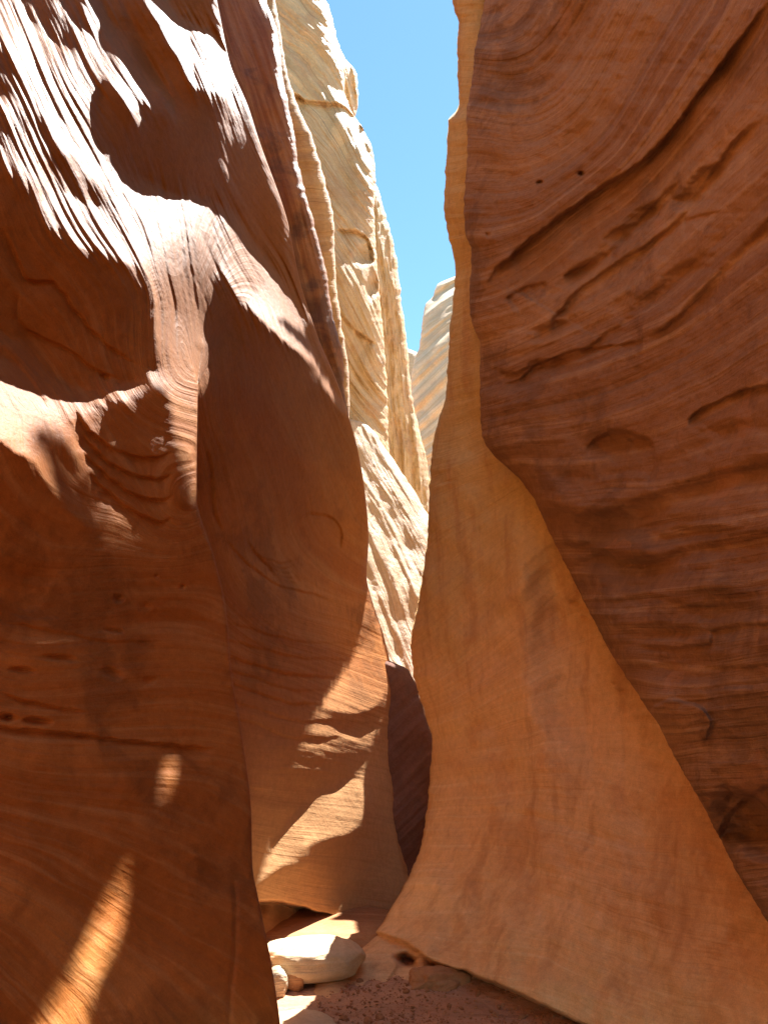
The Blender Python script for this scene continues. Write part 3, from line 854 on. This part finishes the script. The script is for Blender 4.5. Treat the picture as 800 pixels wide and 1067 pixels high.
def build_right():
    psi = [(-140, [(500, 40), (540, 30), (570, -10), (600, -80)]), (-90, [(490, 80), (540, 90), (590, 50), (640, -40)]), (-40, [(490, 150), (550, 160), (620, 110), (690, -20)]), (10, [(490, 230), (560, 220), (640, 160), (740, 10)]),
           (60, [(505, 300), (600, 235), (700, 150), (760, 70), (810, -20)]), (110, [(505, 340), (600, 300), (700, 220), (800, 130), (860, 60)]), (170, [(505, 405), (600, 375), (700, 330), (800, 240), (870, 160)]),
           (240, [(520, 470), (620, 460), (720, 420), (850, 340)]), (300, [(550, 545), (650, 548), (760, 530), (870, 510)]), (400, [(610, 640), (700, 640), (870, 620)]), (500, [(690, 740), (780, 735), (870, 730)]), (640, [(760, 880), (870, 880)]), (800, [(830, 1060), (900, 1060)])]

    def feats(lam, U, V):
        P_ = lines_field(psi, U, V)
        Z3 = lambda pts: [(450 + x / 2.286, y / 2.286) for x, y in pts]
        Z6 = lambda pts: [(400 + x / 2, 350 + y / 2) for x, y in pts]
        # the long sweeping ledge, its lip overhanging
        lam = undercut(lam, Z3([(125, 715), (135, 670), (200, 600), (300, 520), (400, 450), (480, 400), (560, 325), (640, 215), (700, 140), (760, 60), (830, -30)]), U, V, .036, 40, 2.5)
        lam = undercut(lam, Z3([(280, 665), (340, 645), (420, 600), (500, 520), (575, 440), (600, 420)]), U, V, .012, 14, 2.5)
        lam = undercut(lam, Z3([(285, 840), (285, 780), (330, 710), (420, 640), (500, 590), (590, 520), (680, 390), (760, 300), (830, 270)]), U, V, .02, 26, 3)
        lam = undercut(lam, Z3([(170, 715), (190, 700), (240, 680), (275, 670)]), U, V, .012, 12, 2.5)
        lam = undercut(lam, Z3([(120, 870), (200, 890), (250, 860), (330, 850), (420, 790), (500, 740)]), U, V, .014, 18, 3)
        lam = undercut(lam, Z3([(200, 914), (260, 870), (340, 860)]), U, V, .012, 12, 2.5)
        lam = undercut(lam, Z3([(595, 570), (600, 530), (640, 510), (690, 500)]), U, V, .008, 9)
        lam = undercut(lam, Z3([(500, 820), (580, 760), (660, 680), (740, 590), (830, 500)]), U, V, .02, 40, 5)
        for cu, cv, a, b, g, dp in [(563, 190, 5, 2.5, -.2, .02), (605, 181, 4, 3, -.4, .03), (508, 245, 3, 3, 0, .015), (655, 330, 26, 9, -.5, .015), (652, 318, 30, 14, -.6, .012)]:
            lam = dent(lam, U, V, cu, cv, a, b, g, dp)
        for cu, cv, a, b, g, dp in [(605, 285, 50, 11, -.62, .03), (660, 236, 55, 13, -.68, .035), (735, 190, 55, 16, -.75, .04), (575, 345, 44, 12, -.35, .03), (700, 300, 70, 16, -.6, .03), (640, 470, 46, 24, -.2, .03), (760, 455, 50, 22, -.2, .03), (600, 575, 60, 14, .05, .03), (720, 560, 70, 15, -.1, .035), (690, 660, 50, 14, 0, .03), (770, 640, 60, 14, -.05, .03)]:
            lam = dent(lam, U, V, cu, cv, a, b, g, dp)
        # recesses and rolls lower down
        lam = undercut(lam, Z6([(220, 105), (280, 90), (320, 60), (400, 30), (560, 10)]), U, V, .012, 8)
        lam = undercut(lam, Z6([(630, 200), (640, 170), (700, 135), (760, 110), (860, 95)]), U, V, .022, 18)
        lam = undercut(lam, Z6([(420, 250), (440, 215), (500, 200), (560, 230), (565, 280), (540, 320)]), U, V, .016, 14, 3)
        lam = undercut(lam, Z6([(340, 370), (440, 375), (540, 350), (650, 310), (720, 290), (900, 230)]), U, V, .05, 34, 12, taper=False)
        lam = undercut(lam, Z6([(370, 470), (470, 460), (560, 470), (640, 440), (760, 420), (900, 400)]), U, V, .035, 24, 7, taper=False)
        lam = undercut(lam, Z6([(450, 560), (560, 540), (640, 560), (700, 545), (900, 530)]), U, V, .014, 14, 4)
        lam = undercut(lam, Z6([(500, 640), (600, 650), (680, 640), (680, 620), (800, 600), (900, 600)]), U, V, .016, 12, 3)
        lam = undercut(lam, Z6([(640, 690), (720, 690), (900, 670)]), U, V, .014, 12, 3)
        lam = undercut(lam, Z6([(560, 830), (555, 780), (600, 758), (660, 775), (680, 800), (665, 860)]), U, V, -.02, 60, 2)
        lam = dent(lam, U, V, 785, 862, 52, 40, .5, .16)
        lam = undercut(lam, [(735, 905), (760, 850), (800, 820), (880, 810)], U, V, .03, 20, 4)
        lam = lam + .016 * fbm(U / 70, V / 30, 61, 3) * sstep(420, 560, V)
        lam = lam + .012 * fbm(P_ / 38, (U + V) / 420, 67, 2)
        lam = lam + .0022 * fbm(U / 22, V / 13, 63, 4, .6) + .004 * np.maximum(0, fbm(U / 45, V / 24, 66, 3) - .1)
        return lam
    build_layer('rock_wall', 'dark varnished overhanging wall on the right with sweeping ledges and hollows', M_VARNISH, -1, 880, -90, 1170, R1SIL,
                [(880, -90, 1.9), (880, 300, 2.15), (880, 700, 2.1), (880, 1170, 2.0), (760, -90, 2.6), (640, -90, 3.2), (640, 200, 3.5), (700, 450, 3.25), (510, -90, 4.0), (486, 200, 4.2), (500, 440, 4.4), (572, 555, 4.15), (645, 695, 3.8), (735, 845, 3.2), (800, 962, 2.85), (862, 1067, 2.55), (915, 1170, 2.35)],
                h=1.25, ncol=270, nrow=900, psi=psi, feats=feats, und=.016, rib=.0042, ribw=10, edge=(36, .055), wrap=.8, top=9.5, seed=110, out_dir=(-.02, -1, 0), back=(.75, .6, 0))
    psi2 = [(0, [(440, 420), (500, 400)]), (80, [(440, 520), (500, 500), (560, 470)]), (200, [(430, 700), (480, 660), (540, 600), (590, 560)]), (300, [(440, 770), (520, 740), (620, 700), (700, 700)]), (420, [(440, 850), (560, 850), (700, 880)]), (560, [(390, 970), (560, 990), (760, 1060)]), (-150, [(465, 200), (520, 180)]), (-300, [(470, 0), (540, 0)])]

    def feats2(lam, U, V):
        lam = undercut(lam, [(440, 838), (520, 842), (600, 862), (700, 890), (800, 930)], U, V, .004, 20, 4)
        # soft vertical flutes
        lam = lam - .034 * np.exp(-((U - (545 + (V - 600) * .06)) / 26) ** 2) * sstep(500, 580, V) * sstep(860, 760, V)
        lam = lam + .010 * np.exp(-((U - (575 + (V - 600) * .1)) / 28) ** 2) * sstep(520, 600, V) * sstep(800, 640, V)
        lam = groove(lam, [(600, 560), (606, 600), (612, 640)], U, V, .012, 8)
        for cu, cv, a, b, g, dp in [(598, 628, 6, 4, .3, .012), (610, 645, 8, 5, .5, .014), (648, 720, 6, 5, 0, .01), (640, 712, 3, 3, 0, .01), (467, 502, 16, 2, -.15, .006), (462, 595, 6, 2, -.6, .006), (490, 470, 6, 4, .8, .005)]:
            lam = dent(lam, U, V, cu, cv, a, b, g, dp)
        # skirt flares out, then the foot is undercut above the gravel
        lam = dent(lam, U, V, 424, 1001, 16, 9, .3, .10)
        foot = sstep(430, 475, U)
        lam = lam * foot + (1 - foot) * undercut(lam, [(385, 972), (400, 974), (425, 984), (445, 999), (470, 1012)], U, V, .022, 200, 2, taper=False) + 0 * U
        lam = (1 - foot) * lam + foot * undercut(lam, [(330, 975), (392, 972), (425, 984), (445, 999), (500, 1019), (545, 1038), (592, 1061), (700, 1110), (800, 1150)], U, V, .07, 30, 2, taper=False)
        return lam
    gold = build_layer('rock_wall', 'smooth golden sandstone wall on the right flaring out at its foot above the gravel', M_GOLD, -1, 940, -90, 1170,
                R2PTS,
                [(465, -90, 4.5), (470, 100, 4.6), (520, 0, 4.4), (470, 300, 4.95), (520, 300, 4.75), (450, 500, 5.35), (540, 540, 4.8), (430, 670, 5.7), (500, 700, 5.25), (610, 650, 4.6), (450, 800, 5.8), (560, 850, 4.7), (740, 850, 3.7), (391, 970, 5.2), (350, 1005, 4.8), (326, 1027, 4.5), (445, 998, 4.75), (592, 1061, 4.05), (800, 1000, 3.3), (800, 1170, 3.1), (940, 1170, 2.6), (300, 1170, 4.0), (400, 1170, 4.2), (940, 600, 2.9), (940, -90, 3.2)],
                h=1.4, ncol=200, nrow=800, psi=psi2, feats=feats2, und=.020, rib=.0030, ribw=18, edge=(34, .045), wrap=3.0, top=9.5, seed=120, back=(1.0, .55, 0))
    build_sun_blocker(gold)  # joins the unseen, added sun blocker to the golden wall's mesh


def build_sun_blocker(wall):
    """added blocker hidden behind the golden face; its windows shape the sun patches"""
    nrm = np.array([math.sin(SUN_AZ), math.cos(SUN_AZ), 0])
    d = np.array([math.cos(SUN_AZ), -math.sin(SUN_AZ), 0])
    c0 = 8.3
    g = .018
    a0, a1, z0, z1 = -4.6, -0.6, -.3, 15.5
    na, nz = int((a1 - a0) / g), int((z1 - z0) / g)
    solid = np.zeros((nz, na))
    hole = np.zeros((nz, na))
    # floor: shaded except round the boulder and the flat slab
    fu, fv = np.meshgrid(np.arange(285, 600, 1.5), np.arange(965, 1100, 1.0))
    r = rays(fu, fv)
    FP = CAM + r * ((.08 - CAM[2]) / r[..., 2])[..., None]
    sunny = (poly_mask([(275, 966), (368, 966), (372, 1000), (352, 1022), (338, 1040), (343, 1100), (275, 1100)], fu, fv) > .5)
    upper = np.zeros((nz, na))
    for sh, li, up in GOBO + [(FP[~sunny], FP[sunny], FP[:0, 0])]:
        for pts, acc in ((sh, solid), (li, hole), (up, upper)):
            t = (c0 - pts @ nrm) / (S @ nrm)
            Q = pts + S * t[:, None]
            ia = np.round((Q @ d - a0) / g).astype(int)
            iz = np.round((Q[:, 2] - z0) / g).astype(int)
            ok = (t > .2) & (ia >= 0) & (ia < na) & (iz >= 0) & (iz < nz)
            np.add.at(acc, (iz[ok], ia[ok]), 1)
    sol = blur(np.minimum(solid, 1), 2) > .12
    hol = blur((hole > 0).astype(float), 1) > .36
    # blocker filled down to the ground below its crest, apart from the windows
    under = np.flip(np.maximum.accumulate(np.flip(sol, 0), 0), 0)
    A_, Z_ = np.meshgrid(a0 + np.arange(na) * g, z0 + np.arange(nz) * g)
    front = (nrm * c0)[None, None] + A_[..., None] * d + np.stack([A_ * 0, A_ * 0, Z_], -1)
    back = front + S * .35
    q = front - CAM
    dep = q @ FWD
    uu, vv = CU + F * q[..., 0] / dep, CV - F * (q @ UPV) / dep
    keep = ((under & ~(blur((upper > 0).astype(float), 1) > .3)) | (blur(np.minimum(solid, 1), 1) > .3)) & ~hol & (uu > R2SIL(vv) + 5)
    idx = np.arange(na * nz).reshape(nz, na)
    k = keep[:-1, :-1]
    q = np.stack([idx[:-1, :-1], idx[:-1, 1:], idx[1:, 1:], idx[1:, :-1]], -1)[k]
    N0 = na * nz
    quads = [q, q[:, ::-1] + N0]
    kp = np.pad(k, 1)
    for (dj, di), (e0, e1) in (((-1, 0), ((0, 0), (0, 1))), ((1, 0), ((1, 0), (1, 1))), ((0, -1), ((0, 0), (1, 0))), ((0, 1), ((0, 1), (1, 1)))):
        nb_ = kp[1 + dj:kp.shape[0] - 1 + dj, 1 + di:kp.shape[1] - 1 + di]
        jj, ii = np.nonzero(k & ~nb_)
        v0 = idx[jj + e0[0], ii + e0[1]]
        v1 = idx[jj + e1[0], ii + e1[1]]
        quads.append(np.stack([v0, v1, v1 + N0, v0 + N0], -1))
    q = np.concatenate(quads)
    V_ = np.concatenate([front.reshape(-1, 3), back.reshape(-1, 3)])
    used, inv = np.unique(q, return_inverse=True)
    q = inv.reshape(-1, 4)
    V_ = V_[used]
    me = wall.data
    n0 = len(me.vertices)
    co = np.empty(n0 * 3, np.float32)
    me.vertices.foreach_get('co', co)
    lv = np.empty(len(me.loops), np.int32)
    me.loops.foreach_get('vertex_index', lv)
    uv = np.empty(len(me.loops) * 2, np.float32)
    me.uv_layers[0].data.foreach_get('uv', uv)
    V_all = np.concatenate([co.reshape(-1, 3), V_])
    q_all = np.concatenate([lv.reshape(-1, 4), q + n0])
    uv2 = np.stack([V_[:, 0] + V_[:, 1] * .5, V_[:, 2]], -1)[q.reshape(-1)]
    new = bpy.data.meshes.new('rock_wall')
    new.vertices.add(len(V_all))
    new.vertices.foreach_set('co', V_all.reshape(-1).astype(np.float32))
    new.loops.add(q_all.size)
    new.loops.foreach_set('vertex_index', q_all.reshape(-1).astype(np.int32))
    new.polygons.add(len(q_all))
    new.polygons.foreach_set('loop_start', (np.arange(len(q_all)) * 4).astype(np.int32))
    new.polygons.foreach_set('loop_total', np.full(len(q_all), 4, np.int32))
    ul = new.uv_layers.new(name='bedding')
    ul.data.foreach_set('uv', np.concatenate([uv, uv2.reshape(-1)]).astype(np.float32))
    new.update(calc_edges=True)
    sm = np.ones(len(q_all), bool)
    sm[len(lv) // 4:] = False
    new.polygons.foreach_set('use_smooth', sm)
    new.materials.append(me.materials[0])
    wall.data = new
    bpy.data.meshes.remove(me)


# ------------------------------------------------------------------ floor and stones
def ground_height(X, Y):
    near = np.exp(-((X - .3) / 4) ** 2 - ((Y - 4.5) / 5) ** 2)
    return (.05 * fbm(X * .9, Y * .9, 31, 3) + .018 * fbm(X * 5, Y * 5, 32, 3) + .007 * fbm(X * 22, Y * 22, 34, 3)) * near


def build_floor():
    xs = np.concatenate([np.linspace(-120, -6, 12)[:-1], np.linspace(-6, -1.6, 20)[:-1], np.linspace(-1.6, 2.4, 200), np.linspace(2.4, 6, 16)[1:], np.linspace(6, 120, 12)[1:]])
    ys = np.concatenate([np.linspace(-120, -6, 12)[:-1], np.linspace(-6, 2.5, 24)[:-1], np.linspace(2.5, 7.5, 240), np.linspace(7.5, 14, 24)[1:], np.linspace(14, 160, 14)[1:]])
    X, Y = np.meshgrid(xs, ys)
    Z = ground_height(X, Y)
    P = np.stack([X, Y, Z], -1)
    o = mesh_from_grid('ground', P, np.stack([X, Y], -1), M_GROUND, flip=True)
    tag(o, 'red brown gravelly sand floor of the slot canyon', 'ground', kind='structure')


def stone(name, loc, size, mat, label, seed, rot=0.0, rough=.18, flat=.0, cat='rock', group=None, subdiv=5):
    bm = bmesh.new()
    bmesh.ops.create_icosphere(bm, subdivisions=subdiv, radius=1.0)
    co = np.array([v.co[:] for v in bm.verts])
    n = fbm(co[:, 0] * 1.1 + seed * 3, co[:, 1] * 1.1 + co[:, 2] * .9, seed, 3) + .5 * fbm(co[:, 1] * 1.3 - seed, co[:, 2] * 1.3 + co[:, 0] * .4, seed + 4, 4)
    f = fbm(co[:, 0] * 5 + co[:, 2] * 3, co[:, 1] * 5 - co[:, 2] * 2, seed + 8, 3)
    r = 1 + rough * n + .025 * f
    # superellipsoid: blocky, flattened
    p = np.sign(co) * np.abs(co) ** .8
    p = p * r[:, None] * np.array(size)
    if flat:
        top = size[2] * flat
        p[:, 2] = np.where(p[:, 2] > top, top + (p[:, 2] - top) * .25, p[:, 2])
    for v, q in zip(bm.verts, p):
        v.co = q
    uvl = bm.loops.layers.uv.new('bedding')
    for fc in bm.faces:
        fc.smooth = True
        for lp in fc.loops:
            c = lp.vert.co
            lp[uvl].uv = (c.x + c.y * .6, c.z * 1.0 + c.y * .2)
    me = bpy.data.meshes.new(name)
    bm.to_mesh(me)
    bm.free()
    me.materials.append(mat)
    o = bpy.data.objects.new(name, me)
    COL.objects.link(o)
    o.location = loc
    o.rotation_euler = (0, 0, rot)
    return tag(o, label, cat, group)


def build_stones():
    c = at_y(324, 1000, 4.85)
    stone('boulder', (c[0], c[1], max(c[2], .1)), (.30, .22, .10), M_BOULDER, 'large rounded cream boulder lying sunlit on the canyon floor', 3, .1, .12, 0, 'boulder')
    c = at_ground(288, 1024, .05)
    stone('rock', (c[0], c[1], .05), (.06, .07, .075), M_PALE, 'small white rock at the left end of the big boulder', 5, .3, .25, subdiv=4)
    c = at_ground(306, 1023, .03)
    stone('rock', (c[0], c[1], .04), (.06, .06, .06), M_BROWN, 'small brown cobble tucked under the front of the big boulder', 6, .2, .2, subdiv=4)
    c = at_ground(322, 1062, .03)
    stone('rock', (c[0] - .02, c[1] - .1, -.03), (.2, .3, .12), M_BOULDER, 'flat pale rock in front of the boulder at the bottom edge', 9, .4, .15, .3)
    c = at_ground(455, 1022, .05)
    stone('rock', (c[0] + .02, c[1] + .08, .0), (.17, .12, .10), M_BROWN, 'angular brown rock lodged under the foot of the golden wall', 13, .5, .3)
    # bench under the second fin
    c = at_ground(330, 985, .08)
    stone('rock_bench', (c[0] - .05, c[1] + .45, -.02), (.75, .45, .22), M_BROWN, 'dark shaded rock bench behind the boulder under the left fin', 19, .15, .12, .5)
    # grit: far too many grains to count
    n = 5200
    gu, gv = rng.uniform(330, 640, n), rng.uniform(985, 1110, n)
    rr = rays(gu, gv)
    G = CAM + rr * ((0.0 - CAM[2]) / rr[:, 2])[:, None]
    bm = bmesh.new()
    bmesh.ops.create_icosphere(bm, subdivisions=1, radius=1.0)
    bv = np.array([v.co[:] for v in bm.verts])
    bf = np.array([[v.index for v in f.verts] for f in bm.faces])
    bm.free()
    sz = rng.choice([.003, .004, .005, .007, .010], n, p=[.3, .3, .2, .14, .06])
    gz = ground_height(G[:, 0], G[:, 1])
    vs_ = []
    for i in range(n):
        a = rng.uniform(0, 6.28)
        m = bv * sz[i] * rng.uniform(.6, 1.3, 3) * (1 + .25 * rng.standard_normal((len(bv), 1)))
        m = np.stack([m[:, 0] * math.cos(a) - m[:, 1] * math.sin(a), m[:, 0] * math.sin(a) + m[:, 1] * math.cos(a), m[:, 2] * .8], 1)
        vs_.append(m + [G[i, 0], G[i, 1], gz[i] + sz[i] * .2])
    vv = np.concatenate(vs_)
    ff = (bf[None] + (np.arange(n) * len(bv))[:, None, None]).reshape(-1, 3)
    me = bpy.data.meshes.new('gravel')
    me.from_pydata(vv.tolist(), [], ff.tolist())
    uvl = me.uv_layers.new(name='bedding')
    uvl.data.foreach_set('uv', vv[ff.reshape(-1)][:, :2].reshape(-1).astype(np.float32))
    me.materials.append(M_BROWN)
    go = bpy.data.objects.new('gravel', me)
    COL.objects.link(go)
    tag(go, 'fine loose red gravel strewn over the sandy canyon floor', 'gravel', kind='stuff')
    # pebbles on the floor
    proto = None
    k = 0
    cams = []
    for i in range(46):
        u = random.uniform(345, 575)
        v = random.uniform(1012 + max(0, (u - 430) * .3), 1075)
        s = random.choice((.008, .010, .013, .018, .026))
        c = at_ground(u, v, .01)
        if proto is None:
            proto = stone('pebble', (c[0], c[1], .012), (1, .8, .6), M_BROWN, 'small pebble scattered on the red gravel floor', 23, 0, .25, subdiv=3, cat='pebble', group='pebbles on the gravel floor')
            o = proto
        else:
            o = proto.copy()
            COL.objects.link(o)
            o.location = (c[0], c[1], float(ground_height(np.array(c[0]), np.array(c[1]))) + .005)
        o.scale = (s * random.uniform(.8, 1.3), s, s * random.uniform(.8, 1.2))
        o.rotation_euler = (random.uniform(-.4, .4), random.uniform(-.4, .4), random.uniform(0, 6.3))


# ------------------------------------------------------------------ light, camera
def build_light():
    w = bpy.data.worlds.new('World')
    sc.world = w
    w.use_nodes = True
    nt = w.node_tree
    bg = nt.nodes['Background']
    sky = nt.nodes.new('ShaderNodeTexSky')
    sky.sky_type = 'NISHITA'
    sky.sun_disc = False
    sky.sun_elevation = SUN_EL
    sky.sun_rotation = SUN_AZ
    sky.altitude = 1500
    sky.air_density = 1.0
    sky.dust_density = .1
    sky.ozone_density = 1.5
    tint = nt.nodes.new('ShaderNodeMix')
    tint.data_type = 'RGBA'
    tint.blend_type = 'MULTIPLY'
    tint.inputs[0].default_value = 1
    tint.inputs[7].default_value = (.86, 1.12, 1.03, 1)
    nt.links.new(sky.outputs[0], tint.inputs[6])
    nt.links.new(tint.outputs[2], bg.inputs[0])
    bg.inputs[1].default_value = .07
    sd = bpy.data.lights.new('sun', 'SUN')
    sd.energy = 5.0
    sd.angle = math.radians(.3)
    sd.color = (1, .965, .92)
    so = bpy.data.objects.new('sun', sd)
    COL.objects.link(so)
    # lamp shines along its -Z: point +Z at the sun
    import mathutils
    so.rotation_euler = mathutils.Vector(S).to_track_quat('Z', 'Y').to_euler()
    so.location = (0, 0, 20)


def build_camera():
    cd = bpy.data.cameras.new('camera')
    cd.sensor_fit = 'VERTICAL'
    cd.sensor_height = 36
    cd.sensor_width = 36
    cd.lens = F / 1067 * 36
    cd.clip_end = 1000
    co = bpy.data.objects.new('camera', cd)
    COL.objects.link(co)
    co.location = CAM
    co.rotation_euler = (math.pi / 2 + PITCH, 0, 0)
    sc.camera = co


build_left()
build_others()
build_right()
build_floor()
build_stones()
build_light()
build_camera()
vs = sc.view_settings
vs.view_transform = 'Standard'
vs.look = 'None'
vs.gamma = 1
vs.exposure = 2.06
cy = sc.cycles
cy.use_denoising = True
cy.max_bounces = 10
cy.diffuse_bounces = 8
cy.sample_clamp_indirect = 8
